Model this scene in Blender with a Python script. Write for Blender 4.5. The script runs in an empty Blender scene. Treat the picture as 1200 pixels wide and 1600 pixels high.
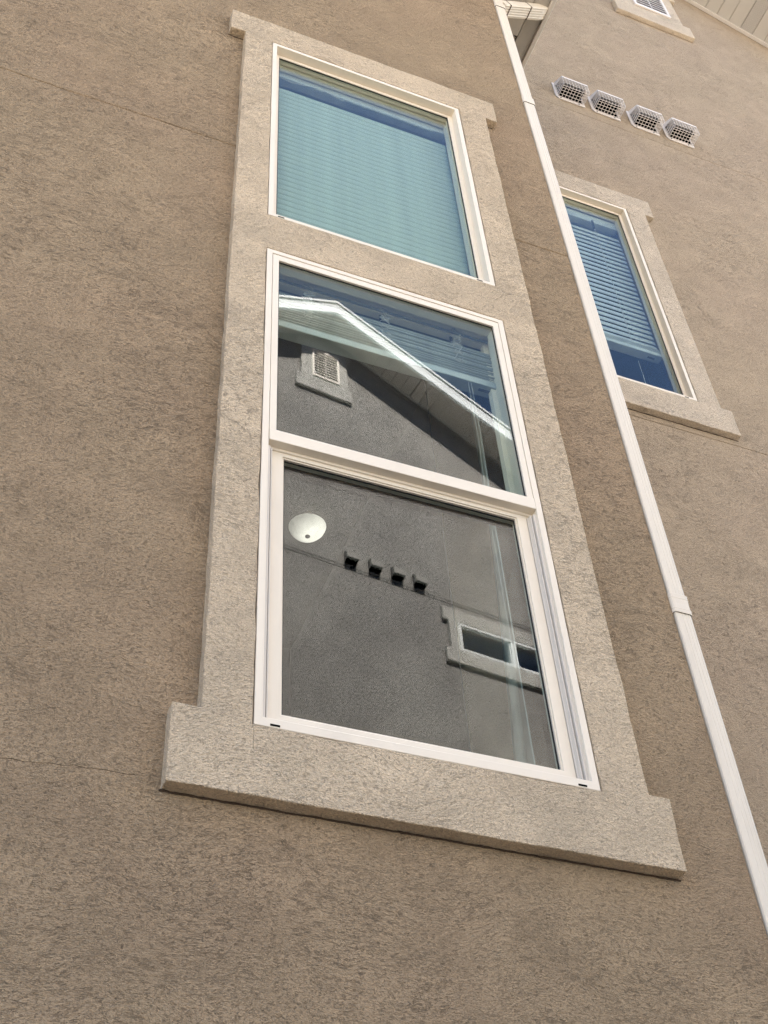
import bpy, bmesh, math, random
from mathutils import Vector, Matrix, noise
random.seed(7)
SC = bpy.context.scene
R = math.radians

# ------------------------------------------------------------------ camera
CX = ((0.9276435576843686, -0.36977820098163683, -0.0523594496291914),
      (0.23481075059230902, 0.6865006842775133, -0.6881720147556003),
      (0.2904158075810682, 0.6260837743986744, 0.7236558340411178))
cam_d = bpy.data.cameras.new('camera')
cam = bpy.data.objects.new('camera', cam_d)
SC.collection.objects.link(cam)
rt, dn, fw = [Vector(r) for r in CX]
M = Matrix((rt, -dn, -fw)).transposed().to_4x4()
cam.matrix_world = M
cam_d.sensor_fit = 'HORIZONTAL'
cam_d.sensor_width = 36.0
cam_d.lens = 1960.05 / 1200 * 36.0
cam_d.clip_start = 0.05
cam_d.clip_end = 2000
SC.camera = cam

# ------------------------------------------------------------------ sky, sun, exposure
SUN_EL, SUN_AZ = R(51), R(2)          # azimuth from +Y towards +X
w = bpy.data.worlds.new('World'); SC.world = w; w.use_nodes = True
nt = w.node_tree; nt.nodes.clear()
sky = nt.nodes.new('ShaderNodeTexSky'); sky.sky_type = 'NISHITA'
sky.sun_disc = False; sky.sun_elevation = SUN_EL; sky.sun_rotation = SUN_AZ
sky.altitude = 2200; sky.air_density = .85; sky.dust_density = .6; sky.ozone_density = 1.6
bg = nt.nodes.new('ShaderNodeBackground'); bg.inputs['Strength'].default_value = 0.05
out = nt.nodes.new('ShaderNodeOutputWorld')
nt.links.new(sky.outputs[0], bg.inputs['Color']); nt.links.new(bg.outputs[0], out.inputs['Surface'])
sun_d = bpy.data.lights.new('sun', 'SUN'); sun_d.energy = 5.0; sun_d.angle = R(0.53); sun_d.color = (1.0, .94, .86)
sun = bpy.data.objects.new('sun', sun_d); SC.collection.objects.link(sun)
sdir = Vector((math.sin(SUN_AZ) * math.cos(SUN_EL), math.cos(SUN_AZ) * math.cos(SUN_EL), math.sin(SUN_EL)))
sun.rotation_euler = sdir.to_track_quat('Z', 'Y').to_euler()
sun.location = (0, 20, 30)
SC.view_settings.view_transform = 'Standard'; SC.view_settings.look = 'None'
SC.view_settings.exposure = 3.4; SC.view_settings.gamma = 1.0
SC.view_settings.use_curve_mapping = False
SC.render.engine = 'CYCLES'
SC.cycles.use_denoising = True; SC.cycles.denoiser = 'OPENIMAGEDENOISE'; SC.cycles.denoising_input_passes = 'RGB_ALBEDO_NORMAL'; SC.cycles.denoising_prefilter = 'NONE'
SC.cycles.max_bounces = 10; SC.cycles.diffuse_bounces = 5; SC.cycles.glossy_bounces = 5
SC.cycles.transparent_max_bounces = 24; SC.cycles.transmission_bounces = 6
SC.cycles.sample_clamp_indirect = 8
SC.cycles.caustics_reflective = False; SC.cycles.caustics_refractive = False

# ------------------------------------------------------------------ materials
class NT:
    def __init__(s, name):
        s.m = bpy.data.materials.new(name); s.m.use_nodes = True
        s.t = s.m.node_tree; s.t.nodes.clear()
        s.o = s.n('ShaderNodeOutputMaterial')
    def n(s, t, **k):
        x = s.t.nodes.new(t)
        for a, b in k.items(): setattr(x, a, b)
        return x
    def l(s, a, b): s.t.links.new(a, b)
    def mth(s, op, a, b=None, c=None, clamp=False):
        x = s.n('ShaderNodeMath', operation=op, use_clamp=clamp)
        for i, v in enumerate((a, b, c)):
            if v is None: continue
            if isinstance(v, (int, float)): x.inputs[i].default_value = v
            else: s.l(v, x.inputs[i])
        return x.outputs[0]
    def mapr(s, v, a, b, c=0., d=1.):
        x = s.n('ShaderNodeMapRange', interpolation_type='SMOOTHSTEP'); s.l(v, x.inputs[0])
        for i, q in enumerate((a, b, c, d)): x.inputs[i + 1].default_value = q
        return x.outputs[0]
    def mix(s, f, a, b, blend='MIX'):
        x = s.n('ShaderNodeMix', data_type='RGBA', blend_type=blend)
        for i, v in ((0, f), (6, a), (7, b)):
            if isinstance(v, (int, float)): x.inputs[i].default_value = v
            elif isinstance(v, tuple): x.inputs[i].default_value = (*v, 1)
            else: s.l(v, x.inputs[i])
        return x.outputs[2]
    def scale(s, v, sc):
        x = s.n('ShaderNodeVectorMath', operation='MULTIPLY'); s.l(v, x.inputs[0]); x.inputs[1].default_value = sc
        return x.outputs[0]
    def noise(s, v, sc=1., det=2., ro=.5, dist=0.):
        x = s.n('ShaderNodeTexNoise'); s.l(v, x.inputs['Vector'])
        x.inputs['Scale'].default_value = sc; x.inputs['Detail'].default_value = det
        x.inputs['Roughness'].default_value = ro; x.inputs['Distortion'].default_value = dist
        return x

def stucco(name, base, warm, fine=1.0, crease_amt=1.0, crease_shade=.22, patch=.6, depth=.012):
    g = NT(name)
    co = g.n('ShaderNodeTexCoord').outputs['Object']
    # slow swirl of the trowel direction
    warp = g.noise(co, 2.2, 2.0).outputs['Color']
    ws = g.n('ShaderNodeVectorMath', operation='SCALE'); g.l(warp, ws.inputs[0]); ws.inputs['Scale'].default_value = .15
    ad = g.n('ShaderNodeVectorMath', operation='ADD'); g.l(co, ad.inputs[0]); g.l(ws.outputs[0], ad.inputs[1])
    v = ad.outputs[0]
    def ridge(vec, lo, det=2.2):
        n = g.noise(vec, 1., det, .55, .35).outputs['Fac']
        r = g.mth('SUBTRACT', 1., g.mth('ABSOLUTE', g.mth('MULTIPLY', g.mth('SUBTRACT', n, .5), 2.)))
        return g.mapr(r, lo, 1.0)
    f = fine
    # sparse wiggly tears that follow the float, ~2 mm wide
    hor = ridge(g.scale(v, (30*f, 30*f, 85*f)), .95, 3.)
    sel = g.mapr(g.noise(g.scale(v, (22*f, 22*f, 40*f)), 1., 2.).outputs['Fac'], .46, .62)
    regn = g.mapr(g.noise(co, 1.6, 2.).outputs['Fac'], .36, .62)
    hor2 = ridge(g.scale(v, (58*f, 58*f, 130*f)), .94, 2.)
    sel2 = g.mapr(g.noise(g.scale(v, (90*f, 93*f, 120*f)), 1., 1.).outputs['Fac'], .46, .58)
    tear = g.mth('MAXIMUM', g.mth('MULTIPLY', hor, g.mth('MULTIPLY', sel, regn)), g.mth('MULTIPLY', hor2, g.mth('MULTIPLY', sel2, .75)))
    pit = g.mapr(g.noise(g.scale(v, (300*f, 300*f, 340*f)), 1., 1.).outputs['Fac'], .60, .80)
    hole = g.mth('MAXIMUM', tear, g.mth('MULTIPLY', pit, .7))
    fine_n = g.noise(g.scale(v, (210*f, 210*f, 330*f)), 1., 3., .6).outputs['Fac']
    mid_n = g.noise(g.scale(v, (70*f, 70*f, 150*f)), 1., 3., .6).outputs['Fac']
    h = g.mth('ADD', g.mth('MULTIPLY', fine_n, .42), g.mth('MULTIPLY', mid_n, .85))
    h = g.mth('SUBTRACT', h, g.mth('MULTIPLY', hole, .55 * crease_amt))
    # colour: patches of warmer and greyer paint, shade of tears and pits painted in darker
    p = g.mapr(g.noise(co, .9, 4., .6).outputs['Fac'], .35, .68)
    c = g.mix(g.mth('MULTIPLY', p, patch), base, warm)
    p2 = g.mapr(g.noise(co, 5., 4., .6).outputs['Fac'], .3, .75, .93, 1.06)
    bw = g.n('ShaderNodeVectorMath', operation='SCALE'); g.l(c, bw.inputs[0]); g.l(p2, bw.inputs['Scale'])
    gr = g.mapr(fine_n, .3, .7, .86, 1.12)
    bw2 = g.n('ShaderNodeVectorMath', operation='SCALE'); g.l(bw.outputs[0], bw2.inputs[0]); g.l(gr, bw2.inputs['Scale'])
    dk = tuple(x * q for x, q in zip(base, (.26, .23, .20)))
    c = g.mix(g.mth('MULTIPLY', hole, crease_shade), bw2.outputs[0], dk)
    b = g.n('ShaderNodeBump'); b.inputs['Strength'].default_value = 1.0; b.inputs['Distance'].default_value = depth
    g.l(h, b.inputs['Height'])
    d = g.n('ShaderNodeBsdfPrincipled'); d.inputs['Roughness'].default_value = .92
    d.inputs['Specular IOR Level'].default_value = .2
    g.l(c, d.inputs['Base Color']); g.l(b.outputs[0], d.inputs['Normal'])
    g.l(d.outputs[0], g.o.inputs[0])
    return g.m

def paint(name, col, rough=.45, grime=.25, streak=(3, 3, 3), bump=.0, dirtcol=(.16, .13, .10), spec=.4):
    g = NT(name)
    co = g.n('ShaderNodeTexCoord').outputs['Object']
    a = g.noise(g.scale(co, streak), 3.0, 5., .65).outputs['Fac']
    b_ = g.noise(co, 60., 3., .6).outputs['Fac']
    m = g.mth('MULTIPLY', g.mapr(a, .5, .82), grime)
    m2 = g.mth('MULTIPLY', g.mapr(b_, .62, .8), grime * .5)
    c = g.mix(g.mth('ADD', m, m2, clamp=True), col, dirtcol)
    d = g.n('ShaderNodeBsdfPrincipled'); d.inputs['Specular IOR Level'].default_value = spec
    g.l(g.mapr(a, .3, .8, rough - .08, rough + .15), d.inputs['Roughness'])
    g.l(c, d.inputs['Base Color'])
    if bump:
        bb = g.n('ShaderNodeBump'); bb.inputs['Strength'].default_value = 1.; bb.inputs['Distance'].default_value = bump
        g.l(g.noise(co, 9., 2.).outputs['Fac'], bb.inputs['Height']); g.l(bb.outputs[0], d.inputs['Normal'])
    g.l(d.outputs[0], g.o.inputs[0])
    return g.m

def flat(name, col, rough=.6, spec=.3):
    g = NT(name)
    co = g.n('ShaderNodeTexCoord').outputs['Object']
    n = g.noise(co, 14., 3.).outputs['Fac']
    c = g.mix(g.mapr(n, .3, .7), tuple(x * .93 for x in col), tuple(min(1, x * 1.05) for x in col))
    d = g.n('ShaderNodeBsdfPrincipled'); d.inputs['Roughness'].default_value = rough
    d.inputs['Specular IOR Level'].default_value = spec
    g.l(c, d.inputs['Base Color']); g.l(d.outputs[0], g.o.inputs[0])
    return g.m

def glass(name, tint, r0=.05, wav=.0, k=1.):
    g = NT(name)
    ge = g.n('ShaderNodeNewGeometry')
    dt = g.n('ShaderNodeVectorMath', operation='DOT_PRODUCT'); g.l(ge.outputs['Normal'], dt.inputs[0]); g.l(ge.outputs['Incoming'], dt.inputs[1])
    c = g.mth('ABSOLUTE', dt.outputs['Value'])
    p = g.mth('POWER', g.mth('SUBTRACT', 1., c, clamp=True), 5.)
    f = g.mth('MULTIPLY', g.mth('MULTIPLY_ADD', p, 1. - r0, r0), k)
    tr = g.n('ShaderNodeBsdfTransparent'); tr.inputs[0].default_value = (*tint, 1)
    gl = g.n('ShaderNodeBsdfGlossy'); gl.inputs['Roughness'].default_value = 0.0
    gl.inputs['Color'].default_value = (1., .975, .955, 1)
    if wav:
        co = g.n('ShaderNodeTexCoord').outputs['Object']
        b = g.n('ShaderNodeBump'); b.inputs['Strength'].default_value = 1.; b.inputs['Distance'].default_value = wav
        g.l(g.noise(co, 2.5, 1.).outputs['Fac'], b.inputs['Height']); g.l(b.outputs[0], gl.inputs['Normal'])
    mx = g.n('ShaderNodeMixShader'); g.l(f, mx.inputs[0]); g.l(tr.outputs[0], mx.inputs[1]); g.l(gl.outputs[0], mx.inputs[2])
    g.l(mx.outputs[0], g.o.inputs[0])
    return g.m

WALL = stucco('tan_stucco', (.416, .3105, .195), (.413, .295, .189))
TRIM = stucco('cream_stucco', (.735, .594, .418), (.715, .569, .398), fine=1.1, crease_shade=.2, patch=.5)
WALLF = stucco('skylit_tan_stucco', (.432, .342, .238), (.42, .325, .232), crease_shade=.3, depth=.008)  # wall tan lightened in the colour for its extra skylight
TRIMF = stucco('light_cream_stucco', (.70, .59, .45), (.68, .57, .43), crease_shade=.2)
WALL2 = stucco('grey_tan_stucco', (.28, .265, .256), (.22, .207, .202), fine=.55, crease_shade=.25, patch=1.)
TRIM2 = stucco('pale_trim_stucco', (.42, .405, .39), (.40, .38, .365), fine=.6, crease_shade=.3)
VINYL = paint('white_vinyl', (.80, .722, .597), .4, .10, (2, 2, .5))
VINYL_D = paint('weathered_vinyl_track', (.66, .61, .54), .5, .22, (6, 6, .35))
METAL = paint('white_painted_metal', (.725, .657, .545), .4, .12, (5, 5, .4))
FASCIA = paint('pale_fascia_metal', (.60, .55, .48), .5, .15)
FASCIA2 = paint('white_fascia_metal', (.56, .58, .61), .45, .1)
SOFFIT = paint('beige_soffit', (.50, .46, .395), .55, .15)
SOFFIT_D = paint('shaded_soffit', (.40, .365, .31), .55, .15)  # soffit beige darkened, the shade by the fascia painted in
RUBBER = flat('black_gasket', (.015, .015, .015), .5)
DARK = flat('dark_void', (.008, .008, .008), .9, .0)
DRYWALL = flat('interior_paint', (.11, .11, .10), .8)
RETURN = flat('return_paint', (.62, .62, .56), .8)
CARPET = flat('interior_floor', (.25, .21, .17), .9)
PLASTIC = paint('white_vent_plastic', (.74, .69, .64), .5, .15)
SLAT = flat('white_blind_slat', (.43, .45, .43), .5)
CORD = flat('white_cord', (.48, .47, .44), .8)
LABELM = flat('grey_sticker', (.12, .13, .15), .6)
ROOF = flat('asphalt_shingle', (.07, .065, .06), .9)
CONCRETE = paint('concrete_ground', (.22, .20, .175), .8, .3)
PANE = glass('clear_glass', (.955, .988, .975), .031)
PANE_IN = glass('inner_glass', (.97, .99, .985), .02, k=.35)
PANE2 = glass('far_glass', (.93, .95, .95), .08)

# ------------------------------------------------------------------ mesh helpers
def link(o): SC.collection.objects.link(o); return o

def thing(name, label, cat, loc=(0, 0, 0), group=None, rotz=0):
    o = link(bpy.data.objects.new(name, None))
    o.location = loc; o.rotation_euler = (0, 0, rotz); o.empty_display_size = .2
    o['label'] = label; o['category'] = cat
    if group: o['group'] = group
    return o

def finish(name, bm, mat, parent=None, label=None, bevel=0, seg=2, smooth=False, mesh=None):
    if mesh is None:
        bmesh.ops.recalc_face_normals(bm, faces=bm.faces)
        mesh = bpy.data.meshes.new(name); bm.to_mesh(mesh); bm.free()
        mats = mat if isinstance(mat, (list, tuple)) else [mat]
        for m in mats: mesh.materials.append(m)
        if smooth:
            mesh.polygons.foreach_set('use_smooth', [True] * len(mesh.polygons))
    o = link(bpy.data.objects.new(name, mesh))
    if parent:
        o.parent = parent
        if parent.type == 'EMPTY' and parent.rotation_euler.z == 0:
            o.matrix_parent_inverse = Matrix.Translation(-parent.location)
    if label: o['label'] = label
    if bevel:
        b = o.modifiers.new('bevel', 'BEVEL'); b.width = bevel; b.segments = seg; b.limit_method = 'ANGLE'
        b.harden_normals = False
    return o

def box(bm, x0, x1, y0, y1, z0, z1, mi=0):
    vs = [bm.verts.new((x, y, z)) for x in (x0, x1) for y in (y0, y1) for z in (z0, z1)]
    for f in ((0, 1, 3, 2), (4, 6, 7, 5), (0, 4, 5, 1), (2, 3, 7, 6), (0, 2, 6, 4), (1, 5, 7, 3)):
        bm.faces.new([vs[i] for i in f]).material_index = mi
    return vs

def nb(*boxes):
    bm = bmesh.new()
    for b in boxes: box(bm, *b)
    return bm

def ring(bm, x0, x1, z0, z1, w, yf, yb, wb=None, slope=0.0):
    """mitred rectangular frame; w = member width (or 4 widths l,r,b,t); yf nearer the viewer"""
    wl, wr, wbt, wt = w if isinstance(w, tuple) else (w, w, w, w)
    def rect(a, b, c, d, y): return [bm.verts.new(p) for p in ((a, y, c), (b, y, c), (b, y, d), (a, y, d))]
    of = rect(x0, x1, z0, z1, yf); inf = rect(x0 + wl, x1 - wr, z0 + wbt, z1 - wt, yf + slope)
    ob = rect(x0, x1, z0, z1, yb); ib = rect(x0 + wl, x1 - wr, z0 + wbt, z1 - wt, yb)
    for i in range(4):
        j = (i + 1) % 4
        bm.faces.new((of[i], of[j], inf[j], inf[i]))
        bm.faces.new((ib[i], ib[j], ob[j], ob[i]))
        bm.faces.new((of[j], of[i], ob[i], ob[j]))
        bm.faces.new((inf[i], inf[j], ib[j], ib[i]))

def tube(bm, pts, r, n=6, cap=True):
    rings = []
    pts = [Vector(p) for p in pts]
    prev = None
    for i, p in enumerate(pts):
        t = (pts[min(i + 1, len(pts) - 1)] - pts[max(i - 1, 0)]).normalized()
        a = t.cross(Vector((0, 0, 1)))
        if a.length < .2: a = t.cross(Vector((0, 1, 0)))
        a.normalize()
        if prev is not None and a.dot(prev) < 0: a = -a
        prev = a; b = t.cross(a)
        rings.append([bm.verts.new(p + (a * math.cos(2 * math.pi * k / n) + b * math.sin(2 * math.pi * k / n)) * r) for k in range(n)])
    for A, B in zip(rings, rings[1:]):
        for k in range(n): bm.faces.new((A[k], A[(k + 1) % n], B[(k + 1) % n], B[k]))
    if cap: bm.faces.new(rings[0]); bm.faces.new(rings[-1])

def cells_mesh(xs, zs, solid, y0, y1, step=None, jit=None, edge_noise=0., depth=None):
    """a plate in the XZ plane made of grid cells, thick from y0 (front) to y1 (back)"""
    if step:
        def sub(a):
            r = [a[0]]
            for p, q in zip(a, a[1:]):
                k = max(1, int(math.ceil((q - p) / step)))
                r += [p + (q - p) * i / k for i in range(1, k + 1)]
            return r
        xs, zs = sub(xs), sub(zs)
    bm = bmesh.new(); F, B = {}, {}
    def gv(d, i, j, y):
        if (i, j) not in d:
            x, z = xs[i], zs[j]
            d[i, j] = bm.verts.new((x, y + (depth(x, z) if depth and y == y0 else 0), z + (jit(x, z) if jit else 0)))
        return d[i, j]
    S = {}
    for i in range(len(xs) - 1):
        for j in range(len(zs) - 1):
            S[i, j] = solid((xs[i] + xs[i + 1]) / 2, (zs[j] + zs[j + 1]) / 2)
    for (i, j), s in S.items():
        if not s: continue
        bm.faces.new((gv(F, i, j, y0), gv(F, i + 1, j, y0), gv(F, i + 1, j + 1, y0), gv(F, i, j + 1, y0)))
        bm.faces.new((gv(B, i, j, y1), gv(B, i, j + 1, y1), gv(B, i + 1, j + 1, y1), gv(B, i + 1, j, y1)))
        for (a, b), (c, d), nbk in (((i, j), (i + 1, j), (i, j - 1)), ((i + 1, j), (i + 1, j + 1), (i + 1, j)),
                                    ((i + 1, j + 1), (i, j + 1), (i, j + 1)), ((i, j + 1), (i, j), (i - 1, j))):
            if not S.get(nbk, False):
                bm.faces.new((gv(F, a, b, y0), gv(B, a, b, y1), gv(B, c, d, y1), gv(F, c, d, y0)))
    return bm

def rough_edges(bm, amp, sc=9., y_only=False):
    for v in bm.verts:
        n = noise.noise_vector(v.co * sc) + .5 * noise.noise_vector(v.co * sc * 3.3)
        if y_only: v.co.y += n.y * amp
        else: v.co += Vector((n.x, n.y * .6, n.z)) * amp

# ------------------------------------------------------------------ setting: ground
GZ = -1.55
g = bmesh.new()
bmesh.ops.create_grid(g, x_segments=8, y_segments=8, size=400)
for v in g.verts: v.co.z = GZ
o = finish('ground', g, CONCRETE); o['kind'] = 'structure'

# ================================================================== OUR HOUSE
YN, YF = 2.284, 3.20          # face of the near wall, face of the set-back wall
YT = 2.244                    # face of the near trim
XC = 2.004                    # right-hand corner of the near wall
house = thing('stucco_house', 'tan stucco house seen from below, with tall cream-trimmed windows and a set-back gable wall', 'house', (0, 4, GZ))

EZ = 7.51                     # eave height
def wall_plate(name, x0, x1, z0, z1, holes, y0, y1, groove_z, mat, label, parent, gw=.004, gd=.011, bevel=0):
    xs = sorted({x0, x1, *[h[0] for h in holes], *[h[1] for h in holes]})
    zs = sorted({z0, z1, *[h[2] for h in holes], *[h[3] for h in holes], *[q for gz in groove_z for q in (gz - gw, gz, gz + gw)]})
    xs2 = [xs[0]]
    for a, b in zip(xs, xs[1:]):
        k = max(1, int((b - a) / .07)); xs2 += [a + (b - a) * i / k for i in range(1, k + 1)]
    def depth(x, z):
        for gz in groove_z:
            if abs(z - gz) < 1e-5: return gd * (.55 + .8 * abs(noise.noise(Vector((x * 3, 1.7, z)))))
        return 0
    def jit(x, z):
        for gz in groove_z:
            if abs(z - gz) < gw * 1.5: return .006 * noise.noise(Vector((x * 2.1, 3.1, gz))) + .003 * noise.noise(Vector((x * 9, 5.1, gz)))
        return 0
    bm = cells_mesh(xs2, zs, lambda x, z: not any(h[0] < x < h[1] and h[2] < z < h[3] for h in holes), y0, y1, None, jit, depth=depth)
    return finish(name, bm, mat, parent, label, bevel=bevel, seg=3)

# near wall, its gable top, and the return round the corner
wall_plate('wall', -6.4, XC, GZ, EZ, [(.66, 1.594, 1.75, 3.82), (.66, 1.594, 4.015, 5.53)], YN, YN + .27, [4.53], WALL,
           'near tan stucco wall with a hairline joint running into the window trim', house, bevel=.008)
def gable_top(name, xl, xr, zb, xp, zp, y0, y1, mat, parent, label=None):
    bm = bmesh.new()
    A = [bm.verts.new(p) for p in ((xl, y0, zb), (xr, y0, zb), (xp, y0, zp))]
    B = [bm.verts.new(p) for p in ((xl, y1, zb), (xr, y1, zb), (xp, y1, zp))]
    bm.faces.new(A); bm.faces.new(B[::-1])
    for i in range(3):
        j = (i + 1) % 3; bm.faces.new((A[j], A[i], B[i], B[j]))
    return finish(name, bm, mat, parent, label)
gable_top('gable_wall', -6.4, XC, EZ, -2.2, EZ + 4.204 * .534, YN, YN + .27, WALL, house)
finish('side_wall', nb((XC - .2, XC - .0005, YN + .27, YF + .1, GZ, EZ + .05)), WALL, house)
finish('side_wall', nb((-6.4, -6.2, YN + .27, 11, GZ, EZ)), WALL, house)

# set-back wall
FX0, FX1, FXP, FZP = -1.4, 10.5, 4.55, 12.68
FEZ = FZP - (FXP - FX0) * .534
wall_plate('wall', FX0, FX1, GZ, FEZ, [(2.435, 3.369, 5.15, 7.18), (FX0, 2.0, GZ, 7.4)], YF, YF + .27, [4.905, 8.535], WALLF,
           'set-back tan stucco gable wall beyond the downspout', house)
gable_top('gable_wall', FX0, FX1, FEZ, FXP, FZP, YF, YF + .27, WALLF, house)

# roofs
def slope_slab(bm, xa, za, xb, zb, y0, y1, t):
    vs = [bm.verts.new(p) for p in ((xa, y0, za), (xb, y0, zb), (xb, y0, zb + t), (xa, y0, za + t),
                                    (xa, y1, za), (xb, y1, zb), (xb, y1, zb + t), (xa, y1, za + t))]
    for f in ((0, 1, 2, 3), (7, 6, 5, 4), (0, 4, 5, 1), (3, 2, 6, 7), (0, 3, 7, 4), (1, 5, 6, 2)):
        bm.faces.new([vs[i] for i in f])
bm = bmesh.new()
zp = EZ + .2 + 4.62 * .534
slope_slab(bm, 2.44, EZ + .20, -2.2, zp, 1.84, 9.0, .06)
slope_slab(bm, -2.2, zp, -6.84, EZ + .20, 1.84, 9.0, .06)
finish('roof', bm, ROOF, house, 'lower shingled roof over the near wall')
bm = bmesh.new()
OV = .42
slope_slab(bm, FX0 - .4, FEZ - .4 * .534 + .16, FXP, FZP + .16, YF - OV - .02, 11, .06)
slope_slab(bm, FXP, FZP + .16, FX1 + .4, FEZ - .4 * .534 + .16, YF - OV - .02, 11, .06)
finish('roof', bm, ROOF, house, 'upper shingled roof over the set-back gable')

# near eave: two-level soffit, fascia strip
sof = finish('soffit', nb((XC + .003, 2.2955, 2.514, YF - .003, EZ + .004, EZ + .02), (XC + .003, 2.2955, 1.86, 2.500, EZ - .012, EZ + .02)), SOFFIT, house, 'beige eave soffit beside the downspout')
finish('soffit', nb((2.3, 2.396, 1.86, YF - .003, EZ - .004, EZ + .02)), SOFFIT_D, house, 'shaded strip of eave soffit along the fascia', bevel=.003)
finish('soffit_gap', nb((2.285, 2.309, 1.87, YF - .003, EZ + .021, EZ + .03), (XC + .003, 2.3, 2.495, 2.52, EZ + .021, EZ + .03)), DARK, house)
bm = bmesh.new()
box(bm, 2.397, 2.424, 1.86, YF - .002, EZ - .018, EZ + .20)
box(bm, 2.4245, 2.436, 1.86, YF - .002, EZ + .012, EZ + .20)
finish('fascia', bm, FASCIA, house, bevel=.004)
bm = bmesh.new()   # short gutter end over the elbow
box(bm, 2.3965, 2.53, 1.80, 2.12, EZ + .03, EZ + .15)
finish('gutter', bm, METAL, house, bevel=.02)
bm = bmesh.new()
slope_slab(bm, 2.44, EZ + .0, -2.2, zp - .2, 1.84, 1.86, .2); slope_slab(bm, -2.2, zp - .2, -6.84, EZ, 1.84, 1.86, .2)
finish('rake_board', bm, FASCIA, house)

# rake of the set-back gable: J-channel, soffit panels one by one, fascia
SL = .534; CA = math.atan(SL)
def rake(parent, xp, zp, x_end, y_wall, ovh, ysgn, step, mat_s, mat_f, vent_every=8, y_dir=-1, first=0, fh=.20, jch=True, lab=True):
    """panels hang under the sloping roof edge on the +x side of the peak, wall plane y_wall, overhang towards y_dir"""
    sl = ysgn
    yA, yB = y_wall + y_dir * .012, y_wall + y_dir * (ovh - .002)
    n = int((x_end - xp) / step); k = 0
    proto = {}
    for s in (1, -1):
        for i in range(n):
            xa = xp + s * (i * step)
            vent = (i + first) % vent_every == 0
            key = (s, vent)
            if key not in proto:
                bm = bmesh.new()
                w_ = step - .0006
                # pan with raised edges (V groove between neighbours)
                gw_, gh_ = (.005, .010) if step < .14 else (.012, .030)
                prof = [(0, gh_), (gw_, .001), (w_ - gw_, .001), (w_, gh_)]
                ya, yb = min(yA, yB), max(yA, yB)
                ring_a = [bm.verts.new((s * px, ya - y_wall, -sl * px + pz)) for px, pz in prof]
                ring_b = [bm.verts.new((s * px, yb - y_wall, -sl * px + pz)) for px, pz in prof]
                for q in range(3): bm.faces.new((ring_a[q], ring_a[q + 1], ring_b[q + 1], ring_b[q]))
                ring_c = [bm.verts.new((s * px, ya - y_wall, -sl * px + gh_ + .012)) for px in (0, w_)]
                ring_d = [bm.verts.new((s * px, yb - y_wall, -sl * px + gh_ + .012)) for px in (0, w_)]
                bm.faces.new((ring_c[0], ring_c[1], ring_d[1], ring_d[0]))
                proto[key] = bpy.data.meshes.new('soffit_panel')
                bmesh.ops.recalc_face_normals(bm, faces=bm.faces)
                bm.to_mesh(proto[key]); bm.free(); proto[key].materials.append(PERF if vent else mat_s)
            o = link(bpy.data.objects.new('soffit_panel', proto[key])); o.parent = parent
            if parent.rotation_euler.z == 0: o.matrix_parent_inverse = Matrix.Translation(-parent.location)
            o.location = (xa, y_wall, zp - sl * (i * step))
            if vent and lab: o['label'] = 'perforated vented soffit panel'
    for s in (1, -1):
        x1 = xp + s * (x_end - xp)
        if jch:
            bm = bmesh.new(); a, b = y_wall + y_dir * .001, y_wall + y_dir * .034
            slope_slab(bm, xp, zp - .026, x1, zp - .026 - sl * abs(x1 - xp), min(a, b), max(a, b), .024)
            finish('soffit_channel', bm, mat_f, parent, bevel=.003)
        bm = bmesh.new(); a, b = y_wall + y_dir * ovh, y_wall + y_dir * (ovh + .02)
        slope_slab(bm, xp, zp - .03, x1, zp - .03 - sl * abs(x1 - xp), min(a, b), max(a, b), fh)
        finish('fascia', bm, mat_f, parent, bevel=.003)
    return

def perforated():
    gN = NT('perforated_soffit')
    co = gN.n('ShaderNodeTexCoord').outputs['Object']
    vx = gN.n('ShaderNodeSeparateXYZ'); gN.l(gN.scale(co, (110, 110, 0)), vx.inputs[0])
    fx = gN.mth('SUBTRACT', gN.mth('FRACT', vx.outputs[0]), .5); fy = gN.mth('SUBTRACT', gN.mth('FRACT', vx.outputs[1]), .5)
    d2 = gN.mth('ADD', gN.mth('MULTIPLY', fx, fx), gN.mth('MULTIPLY', fy, fy))
    hol = gN.mapr(d2, .05, .10, 1, 0)
    c = gN.mix(hol, (.50, .46, .40), (.13, .12, .10))
    d = gN.n('ShaderNodeBsdfPrincipled'); d.inputs['Roughness'].default_value = .6
    gN.l(c, d.inputs['Base Color']); gN.l(d.outputs[0], gN.o.inputs[0]); return gN.m
PERF = perforated()
rake(house, FXP, FZP, FX1, YF, OV, SL, .118, SOFFIT, FASCIA, 8, -1, 6)

# ---------------------------------------------------------------- trims
def trim(name, parent, label, xj0, xj1, xs0, xs1, zs0, zs1, zh0, zh1, holes, yf, yb, mat, step=.02, amp=.0030, bevel=.013, side_extra=None):
    """I-shaped stucco surround: sill zs0..zs1, jambs, head zh0..zh1"""
    xs = sorted({xj0, xj1, xs0, xs1, *[h[0] for h in holes], *[h[1] for h in holes]})
    zs = sorted({zs0, zs1, zh0, zh1, *[h[2] for h in holes], *[h[3] for h in holes]})
    def solid(x, z):
        if any(h[0] < x < h[1] and h[2] < z < h[3] for h in holes): return False
        if z < zs1 or z > zh0: return True
        return xj0 < x < xj1
    bm = cells_mesh(xs, zs, solid, yf, yb, step)
    rough_edges(bm, amp, 8.)
    return finish(name, bm, mat, parent, label, bevel=bevel, seg=3)
NH = [(.670, 1.584, 1.762, 3.806), (.670, 1.584, 4.028, 5.516)]
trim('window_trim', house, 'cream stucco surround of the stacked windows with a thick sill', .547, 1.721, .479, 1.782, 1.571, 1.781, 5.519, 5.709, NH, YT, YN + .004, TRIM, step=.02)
FH = [(2.443, 3.361, 5.156, 7.162)]
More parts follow.
